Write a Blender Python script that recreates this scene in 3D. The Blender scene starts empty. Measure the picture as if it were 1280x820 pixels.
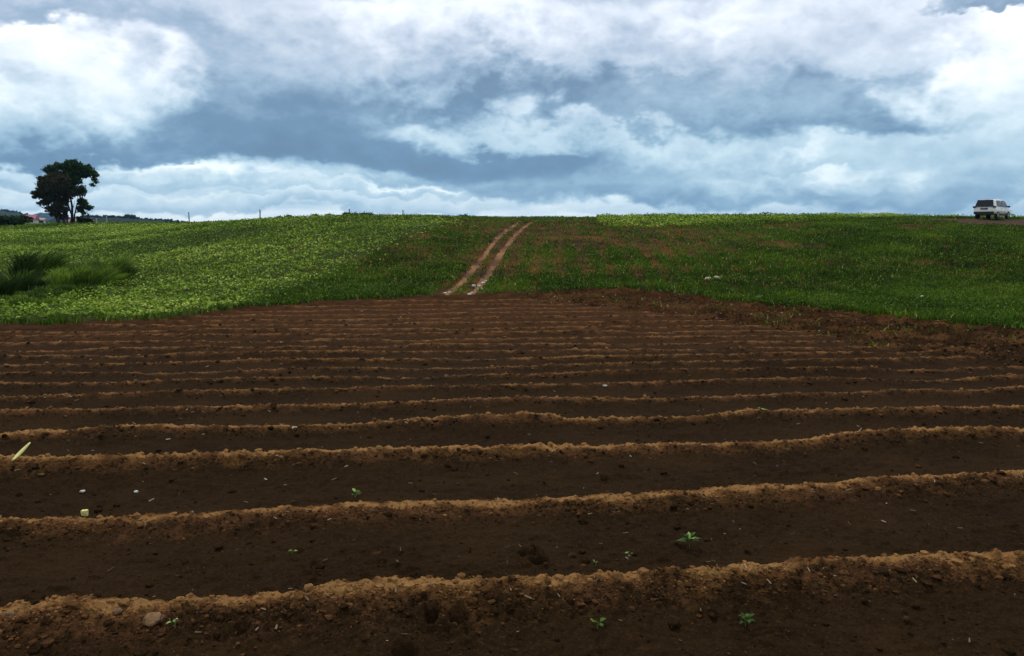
import bpy, bmesh, math, random
import numpy as np
from mathutils import Vector, Matrix, Euler
random.seed(7); RNG = np.random.default_rng(11)
S = bpy.context.scene; COL = S.collection
R = math.radians

# ------------------------------------------------------------------ camera
F = 1000.0; PITCH = math.atan(120/1000); EYE = 1.6
cd = bpy.data.cameras.new('camera'); cam = bpy.data.objects.new('camera', cd); COL.objects.link(cam)
cd.sensor_width = 36; cd.lens = 36*F/1280; cd.clip_start = 0.05; cd.clip_end = 30000
cam.location = (0, 0, EYE); cam.rotation_euler = (math.pi/2-PITCH, 0, 0); S.camera = cam

# ------------------------------------------------------------------ exposure, sun
S.render.engine = 'CYCLES'
S.view_settings.view_transform = 'Standard'; S.view_settings.look = 'None'
S.view_settings.exposure = 0.36; S.view_settings.gamma = 1.0
SUN_EL, SUN_AZ = R(52), R(-12)           # azimuth measured clockwise from +Y, light comes from ahead
sd = bpy.data.lights.new('sun', 'SUN'); sun = bpy.data.objects.new('sun', sd); COL.objects.link(sun)
sd.energy = 1.5; sd.angle = R(12); sd.color = (1.0, .90, .74)
sv = Vector((math.sin(SUN_AZ)*math.cos(SUN_EL), math.cos(SUN_AZ)*math.cos(SUN_EL), math.sin(SUN_EL)))
sun.rotation_euler = sv.to_track_quat('Z', 'Y').to_euler()

# ------------------------------------------------------------------ node helper
class NT:
    def __init__(s, tree): s.t = tree; s.n = tree.nodes; s.l = tree.links
    def node(s, typ, **kw):
        n = s.n.new(typ)
        for k, v in kw.items(): setattr(n, k, v)
        return n
    def put(s, sock, v):
        if isinstance(v, bpy.types.NodeSocket): s.l.new(v, sock)
        elif v is not None: sock.default_value = v
    def m(s, op, a, b=None, c=None, clamp=False):
        n = s.node('ShaderNodeMath', operation=op, use_clamp=clamp)
        s.put(n.inputs[0], a); s.put(n.inputs[1], b)
        if c is not None: s.put(n.inputs[2], c)
        return n.outputs[0]
    def add(s, a, b): return s.m('ADD', a, b)
    def sub(s, a, b): return s.m('SUBTRACT', a, b)
    def mul(s, a, b): return s.m('MULTIPLY', a, b)
    def mad(s, a, b, c): return s.m('MULTIPLY_ADD', a, b, c)
    def noise(s, vec, scale, detail=5, rough=.5, dist=0, dim='3D', lac=2.0):
        n = s.node('ShaderNodeTexNoise', noise_dimensions=dim)
        s.put(n.inputs['Vector'], vec)
        for k, v in (('Scale', scale), ('Detail', detail), ('Roughness', rough), ('Distortion', dist), ('Lacunarity', lac)): n.inputs[k].default_value = v
        return n.outputs[0]
    def mix(s, f, a, b, mode='MIX'):
        n = s.node('ShaderNodeMix', data_type='RGBA', blend_type=mode)
        s.put(n.inputs[0], f); s.put(n.inputs[6], a); s.put(n.inputs[7], b)
        return n.outputs[2]
    def ramp(s, f, stops, interp='LINEAR'):
        n = s.node('ShaderNodeValToRGB'); n.color_ramp.interpolation = interp
        e = n.color_ramp.elements
        while len(e) < len(stops): e.new(.5)
        for q, (p, c) in zip(e, stops): q.position = p; q.color = (*c, 1) if len(c) == 3 else c
        s.put(n.inputs[0], f); return n.outputs[0]
    def mapr(s, v, a, b, c=0., d=1., smooth=True):
        n = s.node('ShaderNodeMapRange', interpolation_type='SMOOTHSTEP' if smooth else 'LINEAR')
        s.put(n.inputs[0], v)
        for i, q in enumerate((a, b, c, d)): s.put(n.inputs[1+i], q)
        return n.outputs[0]

# ------------------------------------------------------------------ world: sky above broken cloud
W = bpy.data.worlds.new('World'); S.world = W; W.use_nodes = True
t = NT(W.node_tree); t.n.clear()
out = t.node('ShaderNodeOutputWorld'); bg = t.node('ShaderNodeBackground'); bg.inputs[1].default_value = .1
t.l.new(bg.outputs[0], out.inputs[0])
sky = t.node('ShaderNodeTexSky', sky_type='NISHITA', sun_disc=False, sun_elevation=SUN_EL, sun_rotation=SUN_AZ)
tc = t.node('ShaderNodeTexCoord').outputs['Generated']
sep = t.node('ShaderNodeSeparateXYZ'); t.l.new(tc, sep.inputs[0]); dx, dy, dz = sep.outputs
az = t.m('ARCTAN2', dx, dy); el = t.m('ARCSINE', dz)
def vec(x, y, z):
    n = t.node('ShaderNodeCombineXYZ')
    for i, v in enumerate((x, y, z)): t.put(n.inputs[i], v)
    return n.outputs[0]
P = vec(dx, dy, t.mul(dz, 2.4))
P2 = vec(dx, dy, t.mad(dz, 5.0, 3.0))
def direc(px, py):
    x, zc = (px-640)/F, -(py-410)/F
    v = Vector((x, math.cos(PITCH)+zc*math.sin(PITCH), -math.sin(PITCH)+zc*math.cos(PITCH))).normalized()
    return math.atan2(v.x, v.y), math.asin(v.z)
def Pz(k, off): return vec(dx, dy, t.mad(dz, k, off))
wa = t.sub(t.noise(Pz(1.6, 0), 6, 5, .60), .5); wb = t.sub(t.noise(Pz(1.6, 7.3), 6, 5, .60), .5)
heads = t.m('ABSOLUTE', t.sub(t.noise(Pz(1.5, 3.1), 16, 4, .55), .5))      # billowed: round heads, sharp creases
flatten = t.mapr(el, .015, .13, .42, 1.0)        # far clouds are seen edge on
azw = t.mad(wa, .30, az); elw = t.add(el, t.mul(flatten, t.mad(wb, .15, t.mad(heads, -.10, .009))))
elf = t.add(el, t.mul(t.mapr(el, .05, .15, .22, 1.0), t.mad(wb, .13, t.mul(heads, -.07))))
fb = t.sub(t.noise(Pz(2.0, 1.7), 7, 8, .60, .2), .5)
fine = t.sub(t.noise(Pz(1.8, 5.2), 30, 5, .55), .5)
streak = t.sub(t.noise(Pz(9, 4.0), 6, 6, .6), .5)
tone_n = t.mad(fb, 1.5, t.mul(heads, -1.2))
def layer(acc, px, py, rx, ry, top, bot, soft=.35, tilt=0.0, a=1.0, shelf=False):
    """one cloud mass: centre and half axes in thousandths of a radian, brightness of its head and of its base"""
    a0, e0 = direc(px, py)
    tx = t.mul(t.sub(azw, a0), 1000/rx); te = t.sub(elf if shelf else elw, e0)
    if tilt: te = t.mad(t.sub(azw, a0), tilt, te)
    ty = t.mul(te, 1000/ry)
    r = t.mad(tx, tx, t.mul(ty, ty))
    al = t.mapr(r, 1+soft, 1-soft, 0, a)
    sh = t.mapr(t.mad(tone_n, .9, ty), -1.0, .9, bot, top)
    return t.mad(al, t.sub(sh, acc), acc)
B = t.mad(streak, .8, t.mapr(el, 0.0, .12, .82, .58))
B = t.mad(fb, .25, B)
for L in [
    (1120, 262, 330, 12, .66, .50, .8), (330, 245, 330, 12, .84, .60, .9), (330, 213, 330, 9, .95, .72, .7, .03), (60, 218, 200, 10, .66, .60, .8), (560, 252, 170, 10, .74, .62, .7),
    (110, 226, 260, 6, .56, .50, .9), (430, 240, 230, 5, .62, .54, .9), (300, 259, 260, 5, .60, .52, .9), (560, 222, 150, 9, .52, .40, .8), (840, 240, 170, 17, .46, .28, .6), (1185, 240, 130, 18, .60, .34, .5), (990, 232, 110, 16, .64, .34, .5), (700, 230, 120, 16, .50, .30, .6),
    (1075, 218, 75, 15, .90, .52, .3), (1240, 205, 80, 26, .66, .44, .5), (930, 200, 95, 20, .84, .50, .35), (790, 195, 110, 30, .72, .40, .5),
    (700, 190, 90, 38, .74, .36, .5), (880, 165, 180, 26, .84, .56, .5), (1150, 175, 130, 30, .72, .52, .6), (1230, 160, 80, 36, .80, .55, .6),
    (640, 205, 70, 30, .66, .30, .4), (560, 195, 80, 26, .40, .24, .5),
    (230, 140, 500, 54, .38, .13, .25, .055, 1, True), (480, 176, 250, 38, .34, .12, .35, .09, 1, True), (60, 165, 170, 30, .34, .20, .4),
    (350, 105, 220, 66, .50, .22, .8), (640, 150, 130, 30, .78, .56, .7),
    (1000, 92, 250, 64, .56, .22, .5), (1110, 135, 130, 34, .44, .24, .6), (840, 110, 130, 36, .56, .36, .7),
    (630, 62, 230, 74, 1.0, .20, .5), (480, 50, 130, 50, .82, .50, .8), (790, 30, 130, 50, .86, .52, .8),
    (1240, 72, 90, 70, .98, .66, .6), (1080, 30, 120, 36, .72, .56, .8), (80, 96, 140, 52, .93, .46, .6), (10, 120, 110, 40, .80, .5, .7), (270, 30, 160, 46, .62, .42, .8),
    (10, -2, 120, 26, .56, .40, .7), (1250, -6, 80, 14, .40, .28, .6), (640, -115, 900, 90, .72, .50, .8)]:
    B = layer(B, *L)
B = t.mad(fb, .32, t.mad(fine, .24, B))
lowcol = t.ramp(B, [(0, (.085, .165, .265)), (.22, (.15, .26, .385)), (.42, (.27, .42, .54)), (.62, (.46, .61, .70)), (.80, (.68, .79, .83)), (1, (.90, .96, .93))])
hicol = t.ramp(B, [(0, (.085, .15, .23)), (.22, (.155, .24, .35)), (.42, (.29, .39, .515)), (.62, (.54, .61, .71)), (.80, (.76, .81, .90)), (1, (.97, .99, 1.0))])
ccol = t.mix(t.mapr(el, R(4.5), R(13)), lowcol, hicol)
cs = t.node('ShaderNodeVectorMath', operation='SCALE'); t.l.new(ccol, cs.inputs[0]); cs.inputs['Scale'].default_value = 10.4
cover = t.mapr(B, -.1, .25, .92, 1.0)
t.l.new(t.mix(cover, sky.outputs[0], cs.outputs[0]), bg.inputs[0])

# ------------------------------------------------------------------ numpy noise
def _hash(ix, iy, seed):
    h = (ix.astype(np.int64)*374761393 + iy.astype(np.int64)*668265263 + seed*1442695041) & 0xffffffff
    h = ((h ^ (h >> 13))*1274126177) & 0xffffffff
    return ((h ^ (h >> 16)) & 0xffff).astype(np.float32)/65535.0
def vnoise(x, y, seed=0):
    ix = np.floor(x); iy = np.floor(y); fx = (x-ix).astype(np.float32); fy = (y-iy).astype(np.float32)
    fx = fx*fx*fx*(fx*(fx*6-15)+10); fy = fy*fy*fy*(fy*(fy*6-15)+10)
    a = _hash(ix, iy, seed); b = _hash(ix+1, iy, seed); c = _hash(ix, iy+1, seed); d = _hash(ix+1, iy+1, seed)
    return (a+(b-a)*fx)*(1-fy)+(c+(d-c)*fx)*fy - .5
def fbm(x, y, f, octs=4, seed=0, gain=.5):
    s = 0; a = 1.0
    for o in range(octs):
        th = .6+o*1.1; c, q = math.cos(th), math.sin(th)
        s = s + a*vnoise((x*c-y*q)*f+o*17.3, (x*q+y*c)*f-o*9.1, seed+o*7); f *= 2.03; a *= gain
    return s
def sstep(a, b, x):
    k = np.clip((x-a)/(b-a), 0, 1); return k*k*(3-2*k)

# ------------------------------------------------------------------ terrain
def pchip(xs, ys):
    xs = np.array(xs, float); ys = np.array(ys, float); h = np.diff(xs); d = np.diff(ys)/h
    m = np.zeros(len(xs)); m[0] = d[0]; m[-1] = d[-1]
    for i in range(1, len(xs)-1):
        m[i] = 0 if d[i-1]*d[i] <= 0 else (h[i-1]+h[i])/(h[i-1]/d[i]+h[i]/d[i-1])
    def fn(x):
        x = np.clip(x, xs[0], xs[-1]); i = np.clip(np.searchsorted(xs, x)-1, 0, len(h)-1)
        tt = (x-xs[i])/h[i]; t2 = tt*tt; t3 = t2*tt
        return (2*t3-3*t2+1)*ys[i]+(t3-2*t2+tt)*h[i]*m[i]+(-2*t3+3*t2)*ys[i+1]+(t3-t2)*h[i]*m[i+1]
    return fn
near = [(-40, -1.5), (0, -1.55), (3.7, -1.6), (5.2, -1.67), (6.7, -1.76), (8.2, -1.86), (9.7, -1.97), (11.2, -2.09), (14.2, -2.3), (17, -2.44), (20, -2.55)]
PC = pchip(*zip(*near, (25, -2.63), (30, -2.6), (33, -2.5), (37, -2.22), (42, -1.67), (50, -.72), (58, .12), (66, .83), (74, 1.36), (82, 1.66), (90, 1.72), (100, 1.5), (125, -.2), (180, -5), (300, -14), (700, -24), (3000, -30), (9000, -30)))
PL = pchip(*zip(*near, (25, -2.66), (33, -2.78), (45, -2.5), (60, -1.95), (80, -.95), (100, 0), (120, .9), (140, 1.6), (152, 1.78), (170, 1.4), (220, -2), (330, -9), (700, -16), (3000, -22), (9000, -22)))
def terr(X, Y):
    X = np.asarray(X, float); Y = np.asarray(Y, float)
    u = X/np.maximum(Y, 15)
    w = sstep(-.56, -.08, u)
    z = PL(Y)*(1-w)+PC(Y)*w
    z = z + sstep(30, 75, Y)*(1-sstep(95, 160, Y))*Y*(-.0012*sstep(.05, .6, u)-.0028*sstep(-.25, .0, u))
    z = z + sstep(45, 85, Y)*(1-sstep(160, 230, Y))*Y*(.0062*np.exp(-((u+.31)/.13)**2)-.0025*sstep(-.42, -.55, u))
    z = z + fbm(X, Y, 1/14., 2, 90)*.18*sstep(34, 50, Y)*(1-sstep(300, 500, Y))
    return z+EYE
def ray_ground(px, py, dmin=2.0, dmax=400):
    x, zc = (px-640)/F, -(py-410)/F
    v = np.array([x, math.cos(PITCH)+zc*math.sin(PITCH), -math.sin(PITCH)+zc*math.cos(PITCH)])
    s = np.geomspace(dmin, dmax, 6000)
    zt = terr(v[0]*s, v[1]*s); g = EYE+v[2]*s - zt
    i = np.argmax(g < 0)
    if not (g < 0).any(): i = np.argmin(g)
    return v[0]*s[i], v[1]*s[i], float(zt[i])
def project(X, Y, Z):
    Z = Z-EYE; d = Y*math.cos(PITCH)-Z*math.sin(PITCH); q = Y*math.sin(PITCH)+Z*math.cos(PITCH)
    return 640+F*X/d, 410-F*q/d
def wpoly(pts): return np.array([ray_ground(*p)[:2] for p in pts])
def inpoly(X, Y, poly):
    r = np.zeros(X.shape, bool); n = len(poly)
    for i in range(n):
        x1, y1 = poly[i]; x2, y2 = poly[(i+1) % n]
        if y1 == y2: continue
        c = ((y1 > Y) != (y2 > Y)) & (X < (x2-x1)*(Y-y1)/(y2-y1)+x1)
        r ^= c
    return r
def pldist(X, Y, pts):
    D = np.full(X.shape, 1e9)
    for i in range(len(pts)-1):
        ax, ay = pts[i][:2]; bx, by = pts[i+1][:2]; l2 = (bx-ax)**2+(by-ay)**2+1e-9
        k = np.clip(((X-ax)*(bx-ax)+(Y-ay)*(by-ay))/l2, 0, 1)
        D = np.minimum(D, np.hypot(X-ax-k*(bx-ax), Y-ay-k*(by-ay)))
    return D

# far edge of the tilled soil, as world x -> world y
EDGE = wpoly([(-300, 420), (0, 405), (120, 402), (200, 399), (300, 385), (400, 377), (500, 371), (600, 366.5), (690, 364), (780, 359), (840, 367), (900, 376), (1000, 385), (1090, 393), (1180, 404), (1280, 414), (1500, 436)])
EDGE = EDGE[np.argsort(EDGE[:, 0])]
def edge_y(X): return np.interp(X, EDGE[:, 0], EDGE[:, 1])
def tilled(X, Y): return edge_y(X) - Y + fbm(X, Y, 1.3, 3, 5)*1.1       # > 0 inside the tilled soil
RUTS = [wpoly([(556, 368), (580, 349), (598, 328), (612, 309), (626, 293), (640, 283), (650, 277)]),
        wpoly([(588, 367), (604, 352), (618, 328), (633, 306), (645, 292), (658, 281), (668, 276)])]
MID = (RUTS[0]+RUTS[1])/2
ROUGH = wpoly([(640, 366), (780, 357), (900, 372), (1000, 381), (1100, 390), (1200, 403), (1400, 425), (1400, 462), (1240, 447), (1100, 430), (1000, 410), (880, 396), (760, 382), (650, 372)])
def rough_mask(X, Y):
    d = pldist(X, Y, list(ROUGH)+[ROUGH[0]])
    return np.where(inpoly(X, Y, ROUGH), sstep(0, .8, d), 0)
SP = 1.45; W0 = 3.62; SL = .165
def wrow(X, Y):
    return Y-SL*X*(1-.5*sstep(9, 24, Y))+fbm(X, Y*.35, .45, 3, 21)*.17+fbm(X, Y*.3, 2.6, 2, 22)*.045+vnoise(Y*.5+X*.02, Y*0+3, 23)*.35*sstep(6, 11, Y)-W0
def soil(X, Y):
    """height of the tilled soil above the terrain; how dry; where holes are"""
    w = wrow(X, Y)
    k = np.round(w/SP); p = w-k*SP                       # 0 at the crest, negative on the camera side
    amp = .115*(1+.35*vnoise(X*.5, k*3.1, 31)*2)*(1-.25*sstep(10, 30, Y))*(1-.45*sstep(.08, .34, vnoise(X*.7+k*7.7, k*5.3, 32)))
    q = p+.18                                       # crest leans away: short back, long front
    h = np.where(p > 0, np.exp(-(p/.15)**2), np.exp(-(np.abs(p)/.33)**1.6))
    rm = rough_mask(X, Y)
    fade = (1-rm)*sstep(0, 1.2, tilled(X, Y))
    z = amp*h*fade
    crumb = np.where(p > 0, np.exp(-(p/.16)**2), np.exp(-((p+.12)/.30)**2))
    c1 = fbm(X, Y, 9, 3, 41); c2 = fbm(X, Y, 34, 3, 42)
    lumps = np.maximum(vnoise(X*22, Y*22, 43)-.12, 0)+np.maximum(vnoise(X*13+4, Y*13, 44)-.2, 0)*1.3
    cr = np.clip(crumb*fade, 0, 1)
    z = z + cr*(c1*.022+c2*.022+lumps*.030*(1+rm)) + (1-cr)*(fbm(X, Y*1.6, 3, 3, 45)*.016+fbm(X*.35, w, 5.5, 3, 48)*.016+c2*.008+np.maximum(vnoise(X*16, Y*19, 47)-.22, 0)*.07)
    z = z + rm*(fbm(X, Y, 2.2, 4, 46)*.20+lumps*.16+.03)
    wdt = .055-.015*sstep(5, 9, Y)+.045*sstep(12, 22, Y); q = np.maximum(-p+vnoise(X*9, Y*9, 54)*.05, 0)
    dry = np.where(p > 0, np.exp(-(p/.12)**2), .55*np.exp(-(q/wdt)**2)+.45*np.exp(-(q/(wdt*4.6))**1.8))
    var = .68+.5*fbm(X, Y*.6, .9, 3, 51)+.85*fbm(X, Y, 7, 4, 52)*(1+sstep(8, 16, Y))
    dry = np.clip(dry*fade*(var+.35), 0, 1)
    dry = dry*(1-.28*sstep(6, 12, Y)) + rm*np.clip(.10+.9*fbm(X, Y, 1.6, 4, 53), 0, .42)
    hole = np.zeros_like(z)
    for hx, hy, r, dp in HOLES:
        dd = np.hypot((X-hx), (Y-hy)*.8)/r*(1+.5*vnoise(X*25, Y*25, 61))
        g = np.exp(-(dd**2.6)); z = z-dp*g; hole = np.maximum(hole, g)
        z = z + .018*np.exp(-((dd-1.5)/.4)**2)
    z = z-.14*sstep(0, 1.5, tilled(X, Y))
    return z, np.clip(dry, 0, 1)*(1-hole), hole, rm
HOLES = []
for px, py, r, dp in [(660, 664, .075, .09), (673, 674, .07, .08), (506, 786, .060, .08), (540, 752, .050, .06), (573, 754, .055, .06), (757, 577, .05, .05), (300, 765, .05, .04), (590, 797, .03, .03)]:
    x, y, _ = ray_ground(px, py); HOLES.append((x, y, r*.62, dp*.9))

# ------------------------------------------------------------------ materials
MATS = {}
def mat(name, col=None, rough=.8, metal=0, spec=.3, bump=0, bscale=40, var=0, vscale=6, col2=None, trans=0, emit=None, coat=0):
    if name in MATS: return MATS[name]
    m = bpy.data.materials.new(name); m.use_nodes = True; t = NT(m.node_tree)
    b = t.n['Principled BSDF']; b.inputs['Roughness'].default_value = rough; b.inputs['Metallic'].default_value = metal
    b.inputs['Specular IOR Level'].default_value = spec; b.inputs['Coat Weight'].default_value = coat
    b.inputs['Base Color'].default_value = (*col, 1)
    tc = t.node('ShaderNodeTexCoord').outputs['Object']
    if col2:
        f = t.mapr(t.noise(tc, vscale, 5, .6), .35, .65)
        c = t.mix(f, (*col, 1), (*col2, 1)); t.l.new(c, b.inputs['Base Color'])
    if bump:
        bn = t.node('ShaderNodeBump'); bn.inputs['Strength'].default_value = bump; bn.inputs['Distance'].default_value = .02
        t.l.new(t.noise(tc, bscale, 5, .6), bn.inputs['Height']); t.l.new(bn.outputs[0], b.inputs['Normal'])
    if trans:
        tr = t.node('ShaderNodeBsdfTranslucent'); mx = t.node('ShaderNodeMixShader'); mx.inputs[0].default_value = trans
        if col2: t.l.new(c, tr.inputs[0])
        else: tr.inputs[0].default_value = (*col, 1)
        t.l.new(b.outputs[0], mx.inputs[1]); t.l.new(tr.outputs[0], mx.inputs[2]); t.l.new(mx.outputs[0], t.n['Material Output'].inputs[0])
    MATS[name] = m; return m
def soil_mat():
    m = bpy.data.materials.new('tilled_soil'); m.use_nodes = True; t = NT(m.node_tree); b = t.n['Principled BSDF']
    b.inputs['Roughness'].default_value = .95; b.inputs['Specular IOR Level'].default_value = .02
    pos = t.node('ShaderNodeNewGeometry').outputs['Position']
    at = lambda a: t.node('ShaderNodeAttribute', attribute_name=a).outputs['Fac']
    grain = t.noise(pos, 90, 4, .7); mid = t.noise(pos, 14, 5, .6); big = t.noise(pos, .8, 4, .55)
    moist = t.mix(t.mapr(mid, .3, .7), (.0150, .0078, .0030, 1), (.0260, .0138, .0055, 1))
    moist = t.mix(t.mapr(big, .35, .7), moist, (.034, .0175, .0066, 1))
    moist = t.mix(t.mapr(t.noise(pos, 60, 3, .7), .52, .72, 0, .6), moist, (.066, .036, .016, 1))
    f = t.add(at('dry'), t.mad(t.sub(grain, .5), .35, t.mad(t.sub(t.noise(pos, 26, 6, .75), .5), 1.0, t.mul(t.sub(t.noise(pos, 5, 4, .6), .5), .45))))
    warm = t.ramp(f, [(0, (.03, .017, .008)), (.22, (.048, .024, .009)), (.45, (.092, .042, .014)), (.70, (.175, .082, .027)), (1.0, (.32, .162, .055))])
    red = t.ramp(f, [(0, (.03, .016, .008)), (.22, (.055, .026, .011)), (.45, (.10, .044, .017)), (.70, (.18, .082, .029)), (1.0, (.31, .16, .055))])
    dryc = t.mix(t.mapr(big, .42, .6), warm, red)
    col = t.mix(t.mapr(f, .10, .28), moist, dryc)
    # reddish cast of the far part of the field and pale crumbs
    col = t.mix(t.mul(at('far'), t.mapr(t.noise(pos, 3.5, 4, .7), .35, .7, .1, .75)), col, (.084, .032, .010, 1))
    fleck = t.mapr(t.noise(pos, 130, 2, .6), .70, .76)
    col = t.mix(t.mul(fleck, .5), col, (.20, .13, .07, 1))
    t.l.new(col, b.inputs['Base Color'])
    bn = t.node('ShaderNodeBump'); bn.inputs['Strength'].default_value = 1; bn.inputs['Distance'].default_value = .018
    t.l.new(t.add(t.mul(grain, .6), t.noise(pos, 35, 5, .7)), bn.inputs['Height']); t.l.new(bn.outputs[0], b.inputs['Normal'])
    return m
def field_soil_mat():
    m = bpy.data.materials.new('red_field_soil'); m.use_nodes = True; t = NT(m.node_tree); b = t.n['Principled BSDF']
    b.inputs['Roughness'].default_value = .95; b.inputs['Specular IOR Level'].default_value = .02
    pos = t.node('ShaderNodeNewGeometry').outputs['Position']
    a = t.noise(pos, .5, 4, .6); c = t.noise(pos, 6, 5, .65)
    col = t.mix(t.mapr(a, .35, .65), (.040, .021, .008, 1), (.125, .046, .013, 1))
    col = t.mix(t.mapr(c, .4, .7, 0, .6), col, (.028, .030, .010, 1))
    at = t.node('ShaderNodeAttribute', attribute_name='far').outputs['Fac']
    col = t.mix(at, col, (.026, .046, .006, 1))
    t.l.new(col, b.inputs['Base Color'])
    bn = t.node('ShaderNodeBump'); bn.inputs['Strength'].default_value = .8; bn.inputs['Distance'].default_value = .05
    t.l.new(c, bn.inputs['Height']); t.l.new(bn.outputs[0], b.inputs['Normal'])
    return m
def leaf_mat(name, stops, trans=.25, rough=.65, spec=.10, patch=None):
    m = bpy.data.materials.new(name); m.use_nodes = True; t = NT(m.node_tree); b = t.n['Principled BSDF']
    b.inputs['Roughness'].default_value = rough; b.inputs['Specular IOR Level'].default_value = spec
    at = t.node('ShaderNodeAttribute', attribute_name='tone').outputs['Fac']
    pos = t.node('ShaderNodeNewGeometry').outputs['Position']
    if patch: at = t.add(at, t.mul(t.sub(t.noise(pos, patch, 4, .6), .5), .7))
    c = t.ramp(at, stops); t.l.new(c, b.inputs['Base Color'])
    tr = t.node('ShaderNodeBsdfTranslucent'); t.l.new(c, tr.inputs[0]); mx = t.node('ShaderNodeMixShader'); mx.inputs[0].default_value = trans
    t.l.new(b.outputs[0], mx.inputs[1]); t.l.new(tr.outputs[0], mx.inputs[2]); t.l.new(mx.outputs[0], t.n['Material Output'].inputs[0])
    return m

# ------------------------------------------------------------------ mesh helpers
def np_mesh(name, V, Fc, m, attrs=None, parent=None, smooth=False, link=True):
    V = np.asarray(V, np.float32); Fc = np.asarray(Fc, np.int32); n = Fc.shape[1]
    me = bpy.data.meshes.new(name); me.vertices.add(len(V)); me.vertices.foreach_set('co', V.ravel())
    me.loops.add(Fc.size); me.loops.foreach_set('vertex_index', Fc.ravel())
    me.polygons.add(len(Fc)); me.polygons.foreach_set('loop_start', np.arange(0, Fc.size, n, dtype=np.int32))
    me.polygons.foreach_set('loop_total', np.full(len(Fc), n, np.int32))
    me.polygons.foreach_set('use_smooth', np.full(len(Fc), smooth, bool))
    for k, a in (attrs or {}).items():
        at = me.attributes.new(k, 'FLOAT', 'POINT'); at.data.foreach_set('value', np.asarray(a, np.float32))
    me.update(calc_edges=True); me.materials.append(m)
    o = bpy.data.objects.new(name, me)
    if link: COL.objects.link(o)
    if parent: o.parent = parent
    return o
def tag(o, label=None, cat=None, group=None, kind=None):
    if label: o['label'] = label
    if cat: o['category'] = cat
    if group: o['group'] = group
    if kind: o['kind'] = kind
    return o
def empty(name, loc, rz=0, **kw):
    o = bpy.data.objects.new(name, None); o.empty_display_size = .2; COL.objects.link(o); o.location = loc; o.rotation_euler = (0, 0, rz)
    return tag(o, **kw)
def grid_faces(nr, nc):
    i = np.arange((nr-1)*(nc-1)); r, c = i//(nc-1), i % (nc-1); a = r*nc+c
    return np.stack([a, a+1, a+nc+1, a+nc], 1)
def submesh(V, Fc, mask, attrs):
    f = Fc[mask]; u, inv = np.unique(f, return_inverse=True)
    return V[u], inv.reshape(f.shape), {k: a[u] for k, a in attrs.items()}
class MB:
    """collects shapes and links them as one mesh object"""
    def __init__(s): s.v = []; s.f = []; s.tone = []
    def add(s, V, Fs, tone=.5):
        o = len(s.v); s.v += [tuple(p) for p in V]; s.f += [tuple(i+o for i in f) for f in Fs]; s.tone += [tone]*len(V); return s
    def box(s, c, d, rot=None):
        P = [Vector((x*d[0]/2, y*d[1]/2, z*d[2]/2)) for z in (-1, 1) for x, y in ((-1, -1), (1, -1), (1, 1), (-1, 1))]
        if rot: e = Euler(rot).to_matrix(); P = [e @ p for p in P]
        return s.add([p+Vector(c) for p in P], [(3, 2, 1, 0), (4, 5, 6, 7), (0, 1, 5, 4), (1, 2, 6, 5), (2, 3, 7, 6), (3, 0, 4, 7)])
    def tube(s, pts, rad, n=7, tone=.5):
        pts = [Vector(p) for p in pts]; V = []
        for i, p in enumerate(pts):
            d = (pts[min(i+1, len(pts)-1)]-pts[max(i-1, 0)]).normalized()
            a = d.cross(Vector((0, .3, 1))).normalized() if abs(d.z) < .95 else d.cross(Vector((1, 0, 0))).normalized()
            b = d.cross(a)
            V += [p+(a*math.cos(6.2832*j/n)+b*math.sin(6.2832*j/n))*rad[i] for j in range(n)]
        Fs = [(i*n+j, i*n+(j+1) % n, (i+1)*n+(j+1) % n, (i+1)*n+j) for i in range(len(pts)-1) for j in range(n)]
        Fs += [tuple(range(n))[::-1], tuple((len(pts)-1)*n+j for j in range(n))]
        return s.add(V, Fs, tone)
    def build(s, name, m, parent=None, smooth=False, bevel=0):
        me = bpy.data.meshes.new(name); me.from_pydata(s.v, [], s.f); me.materials.append(m)
        at = me.attributes.new('tone', 'FLOAT', 'POINT'); at.data.foreach_set('value', np.array(s.tone, np.float32))
        me.polygons.foreach_set('use_smooth', [smooth]*len(me.polygons)); me.update()
        o = bpy.data.objects.new(name, me); COL.objects.link(o); o.parent = parent
        if bevel: b = o.modifiers.new('bevel', 'BEVEL'); b.width = bevel; b.segments = 2; b.limit_method = 'ANGLE'
        return o

# ------------------------------------------------------------------ the ground
us = np.concatenate([-np.geomspace(3.2, .725, 130), np.linspace(-.72, .72, 1180, endpoint=False), np.geomspace(.72, 3.2, 130)])
ys = [1.3]
while ys[-1] < 300: ys.append(ys[-1]+min(max(.008, ys[-1]**2/1500), .055 if ys[-1] < 36 else ys[-1]*.006))
ys = np.array(ys)
GY, GU = np.meshgrid(ys, us, indexing='ij'); GX = GU*GY
Z = terr(GX, GY)
tl = tilled(GX, GY); hs = np.zeros_like(Z); dry = np.zeros_like(Z); rmm = np.zeros_like(Z)
rows = ys < 48
hs[rows], dry[rows], _, rmm[rows] = soil(GX[rows], GY[rows])
inside = sstep(-.1, .6, tl)*(GY < 48)
bumpy = fbm(GX, GY, 1.8, 4, 71)*.08+fbm(GX, GY, 7, 2, 72)*.03
rutd = np.minimum(pldist(GX, GY, RUTS[0]), pldist(GX, GY, RUTS[1]))+fbm(GX, GY, 1.2, 4, 73)*.17
trackd = pldist(GX, GY, MID)
rutw = .155
Z = Z + hs*np.where(tl > 0, 1, 0)*inside + bumpy*(1-inside)*(1-sstep(rutw, rutw+.2, .6-rutd)) - .09*np.exp(-(rutd/.22)**2)*(1-inside)
V = np.stack([GX.ravel(), GY.ravel(), Z.ravel()], 1); FC = grid_faces(len(ys), len(us))
fm = lambda a: a.ravel()[FC[:, 0]]
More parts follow.
